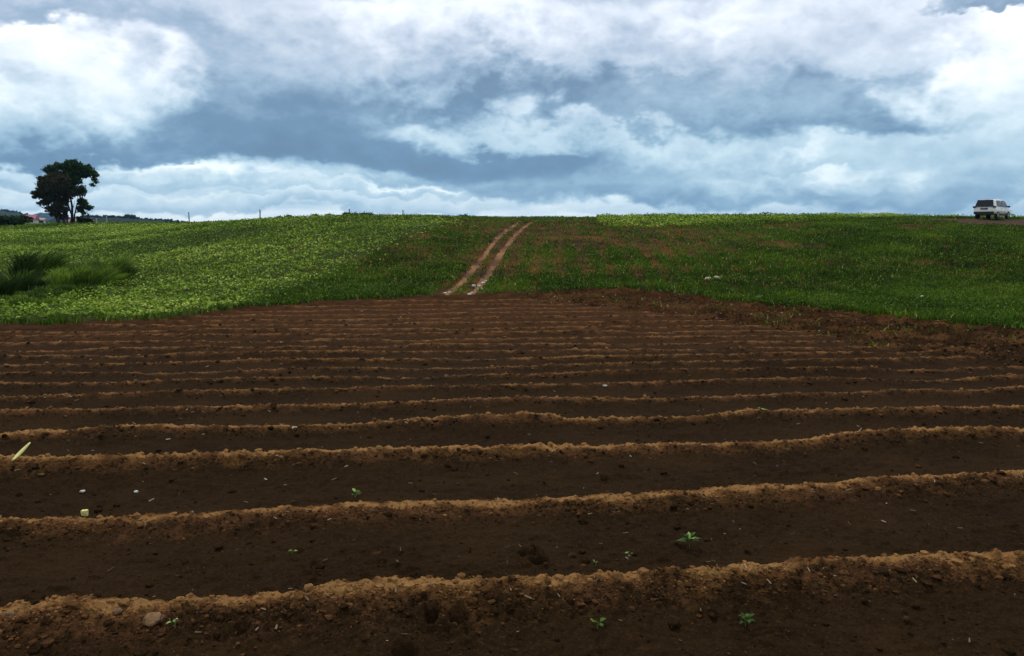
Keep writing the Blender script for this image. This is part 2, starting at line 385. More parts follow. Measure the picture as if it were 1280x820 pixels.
CROPW = wpoly([(-500, 440), (-400, 360), (-300, 290), (0, 281), (200, 277), (330, 274.5), (440, 273), (560, 273), (545, 285), (505, 296), (450, 325), (400, 347), (337, 370), (300, 384), (200, 398), (120, 401), (0, 404)])
PATCH = ((1238-640)/F*69, 69.5)
def dirt_mask(X, Y):
    d = np.hypot((X-PATCH[0]-3.5)/8.0, (Y-PATCH[1])/7.5)+fbm(X, Y, .5, 3, 74)*.7
    return d < 1
far_attr = sstep(12, 30, GY); cropin = inpoly(GX.ravel(), GY.ravel(), CROPW)
attrs_s = {'dry': dry.ravel(), 'far': far_attr.ravel()}
attrs_f = {'far': np.where(cropin, .8, sstep(85, 120, GY.ravel())*.9)}
m_till = (fm(tl) > 0) & (fm(GY) < 47)
m_rut = (~m_till) & (fm(rutd) < rutw) & (fm(GY) < 78)
m_dirt = (~m_till) & (~m_rut) & fm(dirt_mask(GX, GY)) & (fm(GY) < 110)
def part_of_ground(name, mask, m, attrs):
    v, f, a = submesh(V, FC, mask, attrs); return tag(np_mesh(name, v, f, m, a, smooth=True), kind='structure')
SOIL = soil_mat(); FSOIL = field_soil_mat()
part_of_ground('tilled_soil', m_till, SOIL, attrs_s)
part_of_ground('field_ground', ~(m_till | m_rut | m_dirt), FSOIL, attrs_f)
part_of_ground('wheel_track', m_rut, mat('rut_soil', (.085, .040, .016), .95, spec=.08, col2=(.24, .12, .048), vscale=.45, bump=.6, bscale=9), {})
part_of_ground('bare_dirt', m_dirt, mat('bare_dirt', (.040, .020, .012), .95, spec=.08, col2=(.075, .034, .018), vscale=1.2, bump=.7, bscale=8), {})
# coarse sheet out to the horizon, under the fine one where that exists
rr = np.concatenate([[0], np.geomspace(3, 9000, 60)]); aa = np.linspace(0, 2*math.pi, 121)
RR, AA = np.meshgrid(rr, aa, indexing='ij'); CX = RR*np.sin(AA); CY = RR*np.cos(AA)
CZ = terr(CX, CY)-np.where((CY > 1) & (CY < 320), .5+CY*.004, .12)
tag(np_mesh('ground', np.stack([CX.ravel(), CY.ravel(), CZ.ravel()], 1), grid_faces(len(rr), len(aa))[:, ::-1], mat('far_ground', (.03, .045, .014), .95, spec=.1, col2=(.05, .06, .02), vscale=.02), smooth=True), kind='structure')

# ------------------------------------------------------------------ vegetation and soil pieces nobody could count
def zfull(X, Y):
    X = np.asarray(X, float); Y = np.asarray(Y, float); z = terr(X, Y)
    b = fbm(X, Y, 1.8, 4, 71)*.08+fbm(X, Y, 7, 2, 72)*.03
    s = tilled(X, Y) > 0; o = z+b
    if s.any(): hh, _, _, _ = soil(X[s], Y[s]); o[s] = z[s]+hh
    return o
def scatter(n, ymin, ymax, umax=.80, power=1.0, umin=None):
    """points with constant density per screen-ish area: y**-power"""
    umin = -umax if umin is None else umin
    r = RNG.random(n)
    if power == 2: Y = ymin*(ymax/ymin)**r          # density ~ 1/y^2 per m2
    elif power == 1: Y = ymin+(ymax-ymin)*r         # ~ 1/y
    else: Y = np.sqrt(ymin**2+(ymax**2-ymin**2)*r)
    return RNG.uniform(umin, umax, n)*Y, Y
def leaves(X, Y, Z, size, tone, name, m, elong=1.25, flat=.55, fold=.25):
    n = len(X); yaw = RNG.uniform(0, 6.283, n); tilt = RNG.normal(0, flat, n); roll = RNG.normal(0, flat, n)
    d = np.stack([np.cos(yaw)*np.cos(tilt), np.sin(yaw)*np.cos(tilt), np.sin(tilt)], 1)
    s0 = np.stack([-np.sin(yaw), np.cos(yaw), np.zeros(n)], 1); up = np.cross(d, s0)
    s = s0*np.cos(roll)[:, None]+up*np.sin(roll)[:, None]; up = np.cross(d, s)
    C = np.stack([X, Y, Z], 1); L = (size*elong)[:, None]/2; Wd = size[:, None]/2
    v = np.stack([C-d*L, C+s*Wd+up*Wd*fold+d*L*.15, C+d*L, C-s*Wd+up*Wd*fold+d*L*.15], 1).reshape(-1, 3)
    b = np.arange(n)*4
    f = np.concatenate([np.stack([b, b+1, b+2], 1), np.stack([b, b+2, b+3], 1)])
    return np_mesh(name, v, f, m, {'tone': np.repeat(tone, 4)})
def blades(X, Y, Z, h, wd, tone, name, m, lean=.35):
    n = len(X); yaw = RNG.uniform(0, 6.283, n); a = RNG.uniform(0, 6.283, n); ln = np.abs(RNG.normal(0, lean, n))*h
    s = np.stack([np.cos(yaw), np.sin(yaw), np.zeros(n)], 1)*wd[:, None]/2; B0 = np.stack([X, Y, Z], 1)
    mid = B0+np.stack([np.cos(a)*ln*.35, np.sin(a)*ln*.35, h*.6], 1); tip = B0+np.stack([np.cos(a)*ln, np.sin(a)*ln, h], 1)
    v = np.stack([B0-s, B0+s, mid+s*.8, mid-s*.8, tip], 1).reshape(-1, 3); b = np.arange(n)*5
    f = np.concatenate([np.stack([b, b+1, b+2], 1), np.stack([b, b+2, b+3], 1), np.stack([b+3, b+2, b+4], 1)])
    return np_mesh(name, v, f, m, {'tone': np.repeat(tone, 5)})
GULLY = wpoly([(-60, 385), (-60, 335), (0, 330), (60, 328), (110, 335), (150, 330), (160, 345), (135, 360), (100, 368), (60, 372), (60, 380)])
CROP = leaf_mat('crop_leaf', [(0, (.014, .034, .002)), (.30, (.070, .14, .006)), (.55, (.17, .27, .014)), (.78, (.33, .44, .040)), (1, (.62, .68, .17))], .22, patch=.35)
# left crop
X, Y = scatter(620000, 19, 160, .95, 1, -.98)
jx, jy = RNG.normal(0, .02, len(X))*Y+fbm(X, Y, .25, 3, 77)*3, RNG.normal(0, .02, len(X))*Y
k = inpoly(X+jx, Y+jy, CROPW) & ~inpoly(X, Y, GULLY) & (tilled(X, Y) < .05); X, Y = X[k], Y[k]
sz = (.060+.00085*Y)*RNG.uniform(.7, 1.25, len(X))
mound = np.clip(.5+.9*fbm(X, Y, 1.5, 3, 81), .1, 1.1)
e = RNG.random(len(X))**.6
dens = sstep(-.32, -.02, fbm(X, Y, .35, 3, 82)+.12)
k = RNG.random(len(X)) < .62+.38*dens; X, Y, sz, mound, e = X[k], Y[k], sz[k], mound[k], e[k]
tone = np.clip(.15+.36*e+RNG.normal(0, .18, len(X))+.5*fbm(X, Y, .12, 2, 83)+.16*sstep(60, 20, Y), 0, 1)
tag(leaves(X, Y, zfull(X, Y)+(.06+.34*mound)*e, sz, tone, 'crop_canopy', CROP, 1.3, .5), 'low broad leafed bright green crop covering the left slope', 'crop', kind='stuff')
# crop strip along the crest at right
X, Y = scatter(130000, 62, 125, .80, 1, .06)
STRIP = wpoly([(752, 272), (760, 283), (900, 283), (1000, 278), (1165, 274), (1170, 271)])
yl = np.interp(X/Y, [.10, .12, .27, .38, .52, .9], [74, 59, 60, 68, 82, 92])
k = (Y > yl+fbm(X, Y, .4, 2, 84)*4) & (X/Y > .105) & ~dirt_mask(X, Y); X, Y = X[k], Y[k]
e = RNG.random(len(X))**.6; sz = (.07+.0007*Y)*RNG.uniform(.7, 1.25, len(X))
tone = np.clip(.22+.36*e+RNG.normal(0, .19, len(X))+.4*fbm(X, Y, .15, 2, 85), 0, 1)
tag(leaves(X, Y, zfull(X, Y)+.45*e*np.clip(.7+fbm(X, Y, .6, 3, 86), .3, 1.2), sz, tone, 'crest_crop', CROP, 1.3, .6), 'bright green crop strip along the crest right of the track', 'crop', kind='stuff')
# short grass and weeds, centre and right
GRASS = leaf_mat('weedy_grass', [(0, (.020, .036, .003)), (.4, (.052, .108, .004)), (.7, (.12, .21, .008)), (.9, (.24, .27, .03)), (1, (.46, .40, .15))], .25, patch=.5)
X, Y = scatter(720000, 17, 98, .80, 1, -.75)
rt = np.minimum(pldist(X, Y, RUTS[0]), pldist(X, Y, RUTS[1])); md = pldist(X, Y, MID)
k = (~inpoly(X, Y, CROPW) | inpoly(X, Y, GULLY)) & (tilled(X, Y) < -.02) & (rt > .20) & ~dirt_mask(X, Y); X, Y, md = X[k], Y[k], md[k]
uu = X/Y
rowp = .5+.5*np.cos((X-.045*Y)*6.283/1.25)                         # crop rows running up the slope
lush = .50+.9*fbm(X, Y, .22, 3, 91)+.5*fbm(X, Y, 1.3, 2, 92)-.16*sstep(50, 58, Y)-.14*np.exp(-((uu+.15)/.09)**2)*sstep(33, 36, Y)+.24*sstep(50, 30, Y)+.10*sstep(.15, .5, uu)-.30*sstep(44, 60, Y)*(1-sstep(.2, .45, uu))-.55*np.exp(-(md/1.1)**2)
lush = lush-.50*(1-rowp)*sstep(.45, .2, uu)*sstep(-.1, .05, uu)
k = RNG.random(len(X)) < np.clip(lush+.10, .10, 1); X, Y, lush = X[k], Y[k], lush[k]
h = (.06+.09*RNG.random(len(X))+.08*np.clip(lush, 0, 1))*(1+.15*sstep(40, 20, Y)); wd = (.016+.00095*Y)*RNG.uniform(.7, 1.2, len(X))
tone = np.clip(.34+RNG.normal(0, .17, len(X))+.42*fbm(X, Y, .25, 3, 93), 0, .93)
pale = RNG.random(len(X)) < .012; tone[pale] = 1
tag(blades(X, Y, zfull(X, Y)-.01, h, wd, tone, 'weedy_grass', GRASS, .6), 'short patchy dark green grass and weeds on the slope', 'grass', kind='stuff')
# broad leaves among the grass
X, Y = scatter(460000, 17, 92, .80, 1, -.42)
rt = np.minimum(pldist(X, Y, RUTS[0]), pldist(X, Y, RUTS[1]))
k = ~inpoly(X, Y, CROPW) & (tilled(X, Y) < .25) & (rt > .35) & ~dirt_mask(X, Y) & (RNG.random(len(X)) < np.clip(.42+1.3*fbm(X, Y, .3, 3, 94)+.3*np.cos((X-.045*Y)*6.283/1.25), 0.03, 1)); X, Y = X[k], Y[k]
sz = (.035+.0006*Y)*RNG.uniform(.6, 1.3, len(X))
tag(leaves(X, Y, zfull(X, Y)+RNG.uniform(.03, .22, len(X)), sz, np.clip(RNG.normal(.42, .2, len(X)), 0, .98), 'broadleaf_weeds', GRASS, 1.4, .6), 'small broad leafed weeds scattered through the grass', 'weeds', kind='stuff')

# soil clods on the ridges and on the rough headland
def clods(X, Y, Zs, sz, name, m, tone):
    bm = bmesh.new(); bmesh.ops.create_icosphere(bm, subdivisions=1, radius=1)
    v0 = np.array([v.co[:] for v in bm.verts]); f0 = np.array([[v.index for v in f.verts] for f in bm.faces]); bm.free()
    n = len(X); nv = len(v0)
    J = v0[None]*(1+RNG.normal(0, .20, (n, nv, 1))); J = J*np.stack([RNG.uniform(.8, 1.3, n), RNG.uniform(.8, 1.3, n), RNG.uniform(.5, .9, n)], 1)[:, None]
    a = RNG.uniform(0, 6.28, n); c, s = np.cos(a)[:, None], np.sin(a)[:, None]
    J = np.stack([J[..., 0]*c-J[..., 1]*s, J[..., 0]*s+J[..., 1]*c, J[..., 2]], 2)*sz[:, None, None]+np.stack([X, Y, Zs], 1)[:, None]
    f = (f0[None]+(np.arange(n)*nv)[:, None, None]).reshape(-1, 3)
    return np_mesh(name, J.reshape(-1, 3), f, m, {'dry': np.repeat(tone, nv), 'far': np.repeat(sstep(12, 30, Y), nv)})
def ridge_pts(n, y0, y1, spread, off=-.10):
    X, Y = scatter(n, y0, y1, .74, 2)
    w = wrow(X, Y)
    kk = np.round(w/SP); tgt = kk*SP+off+RNG.normal(0, spread, n)
    Y = Y+(tgt-w)
    k = (Y > 2.4) & (tilled(X, Y) > .3); return X[k], Y[k]
X, Y = ridge_pts(32000, 2.6, 26, .10); X2, Y2 = scatter(7000, 2.6, 20, .74, 2)
k = tilled(X2, Y2) > .3; X = np.concatenate([X, X2[k]]); Y = np.concatenate([Y, Y2[k]])
Xr, Yr = scatter(30000, 14, 40, .8, 1, -.05); k = (rough_mask(Xr, Yr) > .1) & (RNG.random(len(Xr)) < .8); nr = k.sum()
X = np.concatenate([X, Xr[k]]); Y = np.concatenate([Y, Yr[k]])
sz = np.minimum(.0038*(1+RNG.pareto(2.6, len(X))), .024)*(1+Y/14); sz = sz*.8; sz[-nr:] = RNG.uniform(.012, .045, nr)
hh, dr, ho, rm = soil(X, Y)
k = ho < .1; X, Y, sz, hh, dr = X[k], Y[k], sz[k], hh[k], dr[k]
tag(clods(X, Y, terr(X, Y)+hh+sz*.2, sz, 'soil_clods', SOIL, np.clip(dr*1.1+.03+RNG.normal(0, .20, len(X)), 0, 1)), 'crumbs and clods of brown soil lying over the ridges', 'soil', kind='stuff')
# straw, roots and dead stalks
STRAW = leaf_mat('straw', [(0, (.10, .06, .03)), (.5, (.28, .20, .11)), (1, (.62, .54, .36))], .1)
X, Y = scatter(1100, 2.6, 32, .74, 2); X2, Y2 = ridge_pts(1000, 2.6, 20, .1)
X3, Y3 = scatter(9000, 14, 40, .8, 1, -.02); k = rough_mask(X3, Y3) > .05; X3, Y3 = X3[k][:2600], Y3[k][:2600]
X = np.concatenate([X, X2, X3]); Y = np.concatenate([Y, Y2, Y3]); k = tilled(X, Y) > .1; X, Y = X[k], Y[k]
hh, dr, ho, rm = soil(X, Y); n = len(X)
ln = RNG.uniform(.3, 1, n)**3*.030*(1+Y/14); wd = np.maximum(ln*RNG.uniform(.08, .3, n), .0018)*(1+Y/30); yaw = RNG.uniform(0, 3.14, n); tl_ = RNG.normal(0, .25, n)
d = np.stack([np.cos(yaw)*np.cos(tl_), np.sin(yaw)*np.cos(tl_), np.sin(tl_)], 1)*ln[:, None]/2; s = np.stack([-np.sin(yaw), np.cos(yaw), np.zeros(n)], 1)*wd[:, None]/2
C = np.stack([X, Y, terr(X, Y)+hh+.006+np.abs(d[:, 2])], 1); upv = np.array([[0, 0, 1]])*wd[:, None]*.5
v = np.stack([C-d-s, C-d+s, C+d+s*.7, C+d-s*.7, C-d+upv, C+d+upv], 1).reshape(-1, 3); b = np.arange(n)*6
f = np.concatenate([np.stack([b+i for i in q], 1) for q in ((0, 1, 2, 3), (0, 3, 5, 4), (1, 4, 5, 2))])
tag(np_mesh('straw_bits', v, f, STRAW, {'tone': np.repeat(np.clip(RNG.normal(.30, .30, n), 0, 1), 6)}), 'short pale straw bits and root ends strewn on the soil', 'straw', kind='stuff')
# sprigs of weed left alive on the headland edge
X, Y = scatter(16000, 14, 40, .8, 1, .0); k = (rough_mask(X, Y) > .05) & (fbm(X, Y, .8, 2, 95) > .17); X, Y = X[k], Y[k]
tag(blades(X, Y, zfull(X, Y)-.01, RNG.uniform(.05, .16, len(X)), RNG.uniform(.02, .04, len(X)), np.clip(RNG.normal(.5, .25, len(X)), 0, 1), 'headland_weeds', GRASS, .7), 'thin weeds growing between the clods at the tilled edge', 'weeds', kind='stuff')

# ------------------------------------------------------------------ small things on the soil
def gpoint(px, py):
    x, y, _ = ray_ground(px, py)
    for _ in range(3):                                    # settle on the soil relief
        z = float(zfull(np.array([x]), np.array([y]))[0])
        v = Vector((x, y, z)); a, b = project(x, y, z)
        y += (b-py)*y*y/(F*1.9)*.9; x = (px-640)/F*(y*math.cos(PITCH)-(z-EYE)*math.sin(PITCH))
    return Vector((x, y, float(zfull(np.array([x]), np.array([y]))[0])))
def leaf_shape(mb, base, d, L, wd, droop=.3, tone=.6, n=5):
    d = Vector(d).normalized(); s = d.cross(Vector((0, 0, 1))).normalized(); up = s.cross(d)
    V = []; prof = [.05, .75, 1, .8, .4, .02]
    for i in range(n+1):
        k = i/n; c = Vector(base)+d*L*k-Vector((0, 0, 1))*droop*L*k*k; w = wd*prof[i]/2
        V += [c-s*w+up*w*.35, c-up*.0, c+s*w+up*w*.35]
    Fs = [(i*3+j, i*3+j+1, i*3+j+4, i*3+j+3) for i in range(n) for j in range(2)]
    mb.add(V, Fs, tone)
SEED = leaf_mat('seedling_leaf', [(0, (.02, .045, .006)), (.5, (.055, .13, .012)), (.8, (.15, .28, .03)), (1, (.45, .62, .18))], .3, .5)
STEM = mat('seedling_stem', (.10, .15, .05), .6, col2=(.16, .12, .06))
def seedling(px, py, label, n, L, h, tones, seed, name='seedling'):
    rnd = random.Random(seed); p = gpoint(px, py)
    r = empty(name, p, rnd.random()*6, label=label, cat='seedling')
    st = MB(); st.tube([(0, 0, -.01), (.004, .002, h*.5), (.0, .006, h)], [.0028, .0022, .0015], 6); st.build('stem', STEM, r, True)
    for i in range(n):
        a = i*2.4+rnd.uniform(-.4, .4); k = rnd.uniform(.35, 1); l = L*rnd.uniform(.6, 1.15); mb = MB()
        b = Vector((0, 0, h*k)); d = Vector((math.cos(a), math.sin(a), rnd.uniform(.2, .9)))
        mb.tube([b, b+d*l*.35], [.0014, .001], 5, .3)
        leaf_shape(mb, b+d*l*.33, d, l, l*rnd.uniform(.45, .75), rnd.uniform(.1, .5), rnd.choice(tones))
        mb.build('leaf', SEED, r, True)
    return r
seedling(862, 684, 'largest green seedling with two pale round leaves, right of centre', 12, .062, .06, [.1, .2, .3, .25, .2, .35, .9], 3)
seedling(747, 786, 'small star shaped green seedling nearest the bottom edge', 7, .038, .03, [.6, .75, .5], 5)
seedling(932, 784, 'dark feathery green seedling in the front furrow at right', 12, .036, .05, [.2, .3, .45], 8)
seedling(786, 702, 'thin yellowish seedling on a long bent stem beside the ridge', 4, .026, .07, [.8, 1, .6], 12)
seedling(744, 706, 'tiny pale two leafed seedling left of the thin yellowish one', 3, .022, .022, [1, .8], 15)
seedling(445, 618, 'small green seedling with pale stalk on top of the second ridge', 5, .045, .04, [.4, .6, .9], 19)
seedling(218, 786, 'yellow tipped sprout in the front furrow at left', 3, .03, .04, [1, .9], 23)
seedling(366, 693, 'pale limp sprout in the furrow behind the front ridge', 3, .03, .025, [.9, .7], 27)
seedling(952, 512, 'little yellow green sprout on a middle ridge right of centre', 4, .05, .05, [.9, .8], 31)
# dry yellow corn husk lying in the furrow
p = gpoint(30, 572); r = MB(); V = []
for i in range(9):
    k = i/8; w = .020*math.sin(math.pi*min(1, .12+k*.80))**.7; c = Vector((.17*(k-.5), .02*math.sin(k*3), .022+.05*k*k))
    V += [c+Vector((0, math.cos(q*6.283/8)*w, math.sin(q*6.283/8)*w*.55)) for q in range(8)]
r.add(V, [(i*8+j, i*8+(j+1) % 8, i*8+8+(j+1) % 8, i*8+8+j) for i in range(8) for j in range(8)]+[tuple(range(8))[::-1], tuple(range(64, 72))])
o = r.build('corn_husk', mat('husk', (.78, .70, .20), .6, col2=(.85, .76, .35), vscale=30, bump=.4, bscale=90), smooth=True)
o.location = p; o.rotation_euler = (0, R(-20), R(60)); tag(o, 'dry yellow corn husk lying upright behind a ridge at left edge', 'husk')
# cut yellow piece
p = gpoint(106, 640); bm = bmesh.new(); bmesh.ops.create_cube(bm, size=1)
bmesh.ops.subdivide_edges(bm, edges=bm.edges[:], cuts=2, use_grid_fill=True)
for v in bm.verts: v.co += Vector((random.uniform(-.05, .05), random.uniform(-.05, .05), random.uniform(-.05, .05))); v.co.x *= 1+.12*v.co.z
me = bpy.data.meshes.new('corn_piece'); bm.to_mesh(me); bm.free(); me.materials.append(mat('corn_flesh', (.80, .66, .16), .6, col2=(.85, .76, .32), vscale=3, bump=.4, bscale=9))
o = bpy.data.objects.new('corn_piece', me); COL.objects.link(o); o.location = p+Vector((0, 0, .016)); o.scale = (.034, .026, .040); o.rotation_euler = (.1, .05, .1)
tag(o, 'small squarish yellow cut piece on the second ridge at left', 'scrap')
# stones
def stone(px, py, size, label, m, seed, up=.3, cat='stone', name='stone'):
    rnd = random.Random(seed); p = gpoint(px, py); bm = bmesh.new(); bmesh.ops.create_icosphere(bm, subdivisions=3, radius=1)
    from mathutils import noise as mn
    for v in bm.verts:
        q = v.co*1.3+Vector((seed*3.1, 0, 0)); v.co *= 1+.45*mn.noise(q)+.16*mn.noise(q*3)+.06*mn.noise(q*8)
        v.co.z *= .62
    me = bpy.data.meshes.new(name); bm.to_mesh(me); bm.free(); me.materials.append(m)
    for q in me.polygons: q.use_smooth = True
    o = bpy.data.objects.new(name, me); COL.objects.link(o); o.location = p+Vector((0, 0, size*up)); o.scale = (size*rnd.uniform(.9, 1.25), size, size*rnd.uniform(.8, 1)); o.rotation_euler = (0, 0, rnd.random()*6)
    return tag(o, label, cat)
PALE = mat('pale_stone', (.50, .46, .38), .9, col2=(.66, .60, .50), vscale=2, bump=.5, bscale=6)
CLOD = mat('dry_clod', (.20, .105, .048), .95, col2=(.34, .20, .10), vscale=3, bump=.9, bscale=7, spec=.1)
stone(885, 352, .15, 'larger left one of a pair of pale tan stones in the green slope', mat('tan_stone', (.42, .31, .18), .9, col2=(.60, .48, .30), vscale=2, bump=.5, bscale=6), 1, .7)
stone(896, 351, .12, 'smaller right one of a pair of pale tan stones in the green slope', MATS['tan_stone'], 2, .9)
stone(948, 374, .085, 'pale grey stone at the edge of the grass right of the tan pair', PALE, 3, .6)
stone(192, 776, .044, 'large tan clod resting on the front ridge at lower left', CLOD, 4, .3, 'clod', 'soil_lump')
stone(147, 766, .020, 'small tan clod left of the large one on the front ridge', CLOD, 5, .4, 'clod', 'soil_lump')
stone(10, 768, .024, 'tan clod on the front ridge at the left edge', CLOD, 6, .4, 'clod', 'soil_lump')
stone(103, 615, .017, 'little white stone behind the yellow cut piece', PALE, 7, .5)
stone(170, 616, .015, 'little white stone in the furrow right of the yellow piece', PALE, 8, .5)
stone(368, 536, .022, 'little white stone between ridges left of centre', PALE, 9, .5)
stone(756, 481, .028, 'little white stone on a middle ridge right of centre', PALE, 10, .5)
stone(1152, 372, .10, 'pale grey stone in the grass at the right', PALE, 11, .9)
for i, (px, py) in enumerate([(590, 366), (596, 361), (601, 357), (604, 353), (592, 362), (599, 359), (587, 368), (608, 350), (562, 363), (556, 366)]):
    tag(stone(px, py, random.uniform(.05, .09), 'white stone among the pale rubble at the lower end of the wheel track', PALE, 20+i, .1), group='white stones in the wheel track')

# ------------------------------------------------------------------ thicket at left
THICK = leaf_mat('thicket_blade', [(0, (.010, .022, .004)), (.4, (.034, .064, .008)), (.7, (.085, .15, .014)), (1, (.26, .38, .04))], .25)
def tall_grass(px, py, label, w, h, n, tone, lean, seed, name='tall_grass_clump', cat='grass clump', dpt=None, wid=.03):
    r = np.random.default_rng(seed); p = gpoint(px, py); V = []; Fs = []; T = []
    dpt = dpt or w*.5
    for i in range(n):
        a = r.uniform(0, 6.283); q = math.sqrt(r.random()); bx, by = math.cos(a)*q*w/2, math.sin(a)*q*dpt/2
        hh = h*r.uniform(.35, 1.15)*(1-.35*q**4)*(.72+.5*math.sin(bx*3+seed)**2); yaw = r.uniform(0, 6.283); s = Vector((math.cos(yaw), math.sin(yaw), 0))*wid/2*r.uniform(.6, 1.4)
        out = Vector((bx/w+lean[0]+r.normal(0, .25), by/w+lean[1]+r.normal(0, .25), 0))*hh*.9
        o = len(V); B0 = Vector((bx, by, float(terr(p.x+bx, p.y+by))-p.z-.02))
        for k, ww in ((0, .7), (.35, 1), (.7, .7), (1, .05)):
            c = B0+Vector((0, 0, hh*(k-.30*k*k*k)))+out*k*k; V += [tuple(c-s*ww), tuple(c+s*ww)]
        Fs += [(o+2*j, o+2*j+1, o+2*j+3, o+2*j+2) for j in range(3)]; T += [min(1, max(0, tone+r.normal(0, .2)+.15*math.sin(bx*2.3+seed*2)))]*8
    o = np_mesh(name, V, Fs, THICK, {'tone': T}); o.location = p
    return tag(o, label, cat)
tall_grass(22, 366, 'darkest tall grass clump at the left edge of the thicket', 2.3, 1.2, 2300, .32, (.1, 0), 1)
tall_grass(-18, 372, 'dark tall grass clump cut by the left edge of the picture', 2.2, 1.2, 2000, .2, (.1, 0), 2)
tall_grass(42, 350, 'tallest dark reed clump leaning right at the back of the thicket', 2.4, 2.0, 1900, .40, (.45, .1), 3, wid=.045)
tall_grass(78, 352, 'dark reed clump leaning right between the tallest and the bright one', 2.4, 1.1, 2000, .44, (.6, .1), 4)
tall_grass(103, 356, 'long low green mound of grass in the middle of the thicket', 3.8, 1.15, 4600, .80, (.35, 0), 5, dpt=1.6)
tall_grass(116, 345, 'bright yellow green grass clump on top of the thicket', 1.1, 1.0, 500, 1.0, (.5, 0), 6, wid=.07)
tall_grass(140, 350, 'dark green reed clump at the right end of the thicket', 2.1, 1.6, 2400, .62, (.25, 0), 7)
tall_grass(82, 370, 'low dark grass clump along the front of the thicket', 3.4, .55, 2600, .42, (.2, 0), 8, dpt=1.0)
tall_grass(42, 384, 'short fresh green tuft in front of the thicket', 1.7, .55, 1700, .80, (.1, 0), 9, dpt=.8)
tall_grass(62, 374, 'short dull green tuft between the thicket and the fresh tuft', 1.6, .5, 1300, .45, (.1, 0), 10, dpt=.8)

# ------------------------------------------------------------------ trees on the crest
BARK = mat('bark', (.030, .022, .016), .95, col2=(.055, .042, .032), vscale=2, bump=.8, bscale=9, spec=.1)
def crown_mesh(name, blobs, m, parent, size, dens, tone0, seed):
    """blobs in tree space: x, y, z, rx, ry, rz; leaf clusters fill each one unevenly"""
    r = np.random.default_rng(seed); P = []
    for (x, y, z, rx, ry, rz) in blobs:
        n = int(dens*rx*rz*1.0)
        nc = max(6, int(n/26)); d = r.normal(0, 1, (nc, 3)); d /= np.linalg.norm(d, axis=1)[:, None]
        c = d*(r.random(nc)**.45)[:, None]*np.array([[rx, ry, rz]])*.92+np.array([[x, y, z]])
        q = np.repeat(c, 26, 0)+r.normal(0, 1, (nc*26, 3))*np.array([[.22, .22, .15]])*(.6+.5*min(rx, rz)/1.5)
        P.append(q)
    P = np.concatenate(P); n = len(P); global RNG
    keep = RNG; RNG = r
    o = leaves(P[:, 0], P[:, 1], P[:, 2], size*r.uniform(.6, 1.3, n), np.clip(tone0+r.normal(0, .2, n), 0, 1), name, m, 1.4, .8)
    RNG = keep; o.parent = parent; return o
TLEAF = leaf_mat('tree_leaf', [(0, (.014, .026, .008)), (.4, (.035, .065, .016)), (.75, (.065, .12, .028)), (1, (.13, .21, .05))], .35)
BLEAF = leaf_mat('brown_tree_leaf', [(0, (.020, .018, .007)), (.4, (.046, .042, .014)), (.75, (.070, .066, .022)), (1, (.11, .11, .035))], .28)
TD = 138.0
def tpt(px, py, k=0):    # pixel of the photograph -> tree space at the tree's distance (x, z)
    s = TD/F; return (px-86)*s, (279.5-py)*s+.1
tx, ty = (86-640)/F*TD, TD; tz = float(terr(tx, ty))-.1
def tree(name, loc, label, cat, stems, blobs, leafm, size, dens, tone, seed, group=None):
    r = empty(name, loc, 0, label=label, cat=cat, group=group); rnd = random.Random(seed); mb = MB()
    for pts, r0 in stems:
        n = len(pts); mb.tube(pts, [r0*(1-.75*i/(n-1)) for i in range(n)], 7)
    if blobs and stems:
        for (x, y, z, rx, ry, rz) in blobs:                 # limbs reach into the crown
            st = min(stems, key=lambda s: (Vector(s[0][-1])-Vector((x, y, z))).length); n = len(st[0])
            q = Vector(st[0][rnd.choice([n-2, n-1])]); e = Vector((x, y, z))
            for _ in range(3):
                ee = e+Vector((rnd.uniform(-rx, rx), rnd.uniform(-ry, ry), rnd.uniform(-rz, rz)))*.7
                mb.tube([q, (q+ee)/2+Vector((rnd.uniform(-.2, .2), 0, rnd.uniform(-.1, .3))), ee], [st[1]*.35, st[1]*.2, .012], 5)
    mb.build('trunk', BARK, r, True); crown_mesh('crown', blobs, leafm, r, size, dens, tone, seed); return r
def B_(lst, dy=0, ry=None):
    o = []
    for px, py, rx, rz in lst:
        x, z = tpt(px, py); o.append((x, dy+random.uniform(-.6, .6), z, rx*TD/F, (ry or min(rx, rz)*1.15*TD/F), rz*TD/F))
    return o
def stems_(lst): return [([(tpt(px, py)[0], y, tpt(px, py)[1]) for px, py, y in pts], r) for pts, r in lst]
tree('leafy_tree', (tx, ty, tz), 'tall leafy green tree standing behind the brownish one at the field edge', 'tree',
     stems_([([(94, 282, .2), (94, 270, .3), (95, 258, .3), (93, 245, .4), (96, 230, .5), (98, 218, .5)], .26), ([(97, 282, 0), (98, 268, .1), (101, 256, .2), (106, 246, .2), (110, 240, .2)], .17),
             ([(95, 270, .1), (90, 255, .3), (86, 240, .5), (84, 222, .6)], .15), ([(95, 245, .4), (104, 230, .5), (113, 220, .5), (120, 222, .5)], .12)]),
     B_([(97, 204, 8, 5), (86, 209, 11, 6), (70, 212, 6, 5), (76, 217, 8, 4), (104, 210, 9, 7), (113, 212, 8, 7), (120, 218, 6, 5), (97, 219, 12, 7), (110, 219, 7, 4), (122, 226, 3.5, 3), (119, 231, 3, 1.5), (92, 229, 12, 7), (103, 226, 6, 4), (107, 236, 5.5, 5), (101, 240, 6, 5), (110, 241, 3, 3), (106, 252, 7, 5), (112, 258, 5, 4), (103, 261, 5, 4), (107, 265, 3, 2.5), (88, 219, 10, 6)], .6),
     TLEAF, .22, 1300, .46, 41)
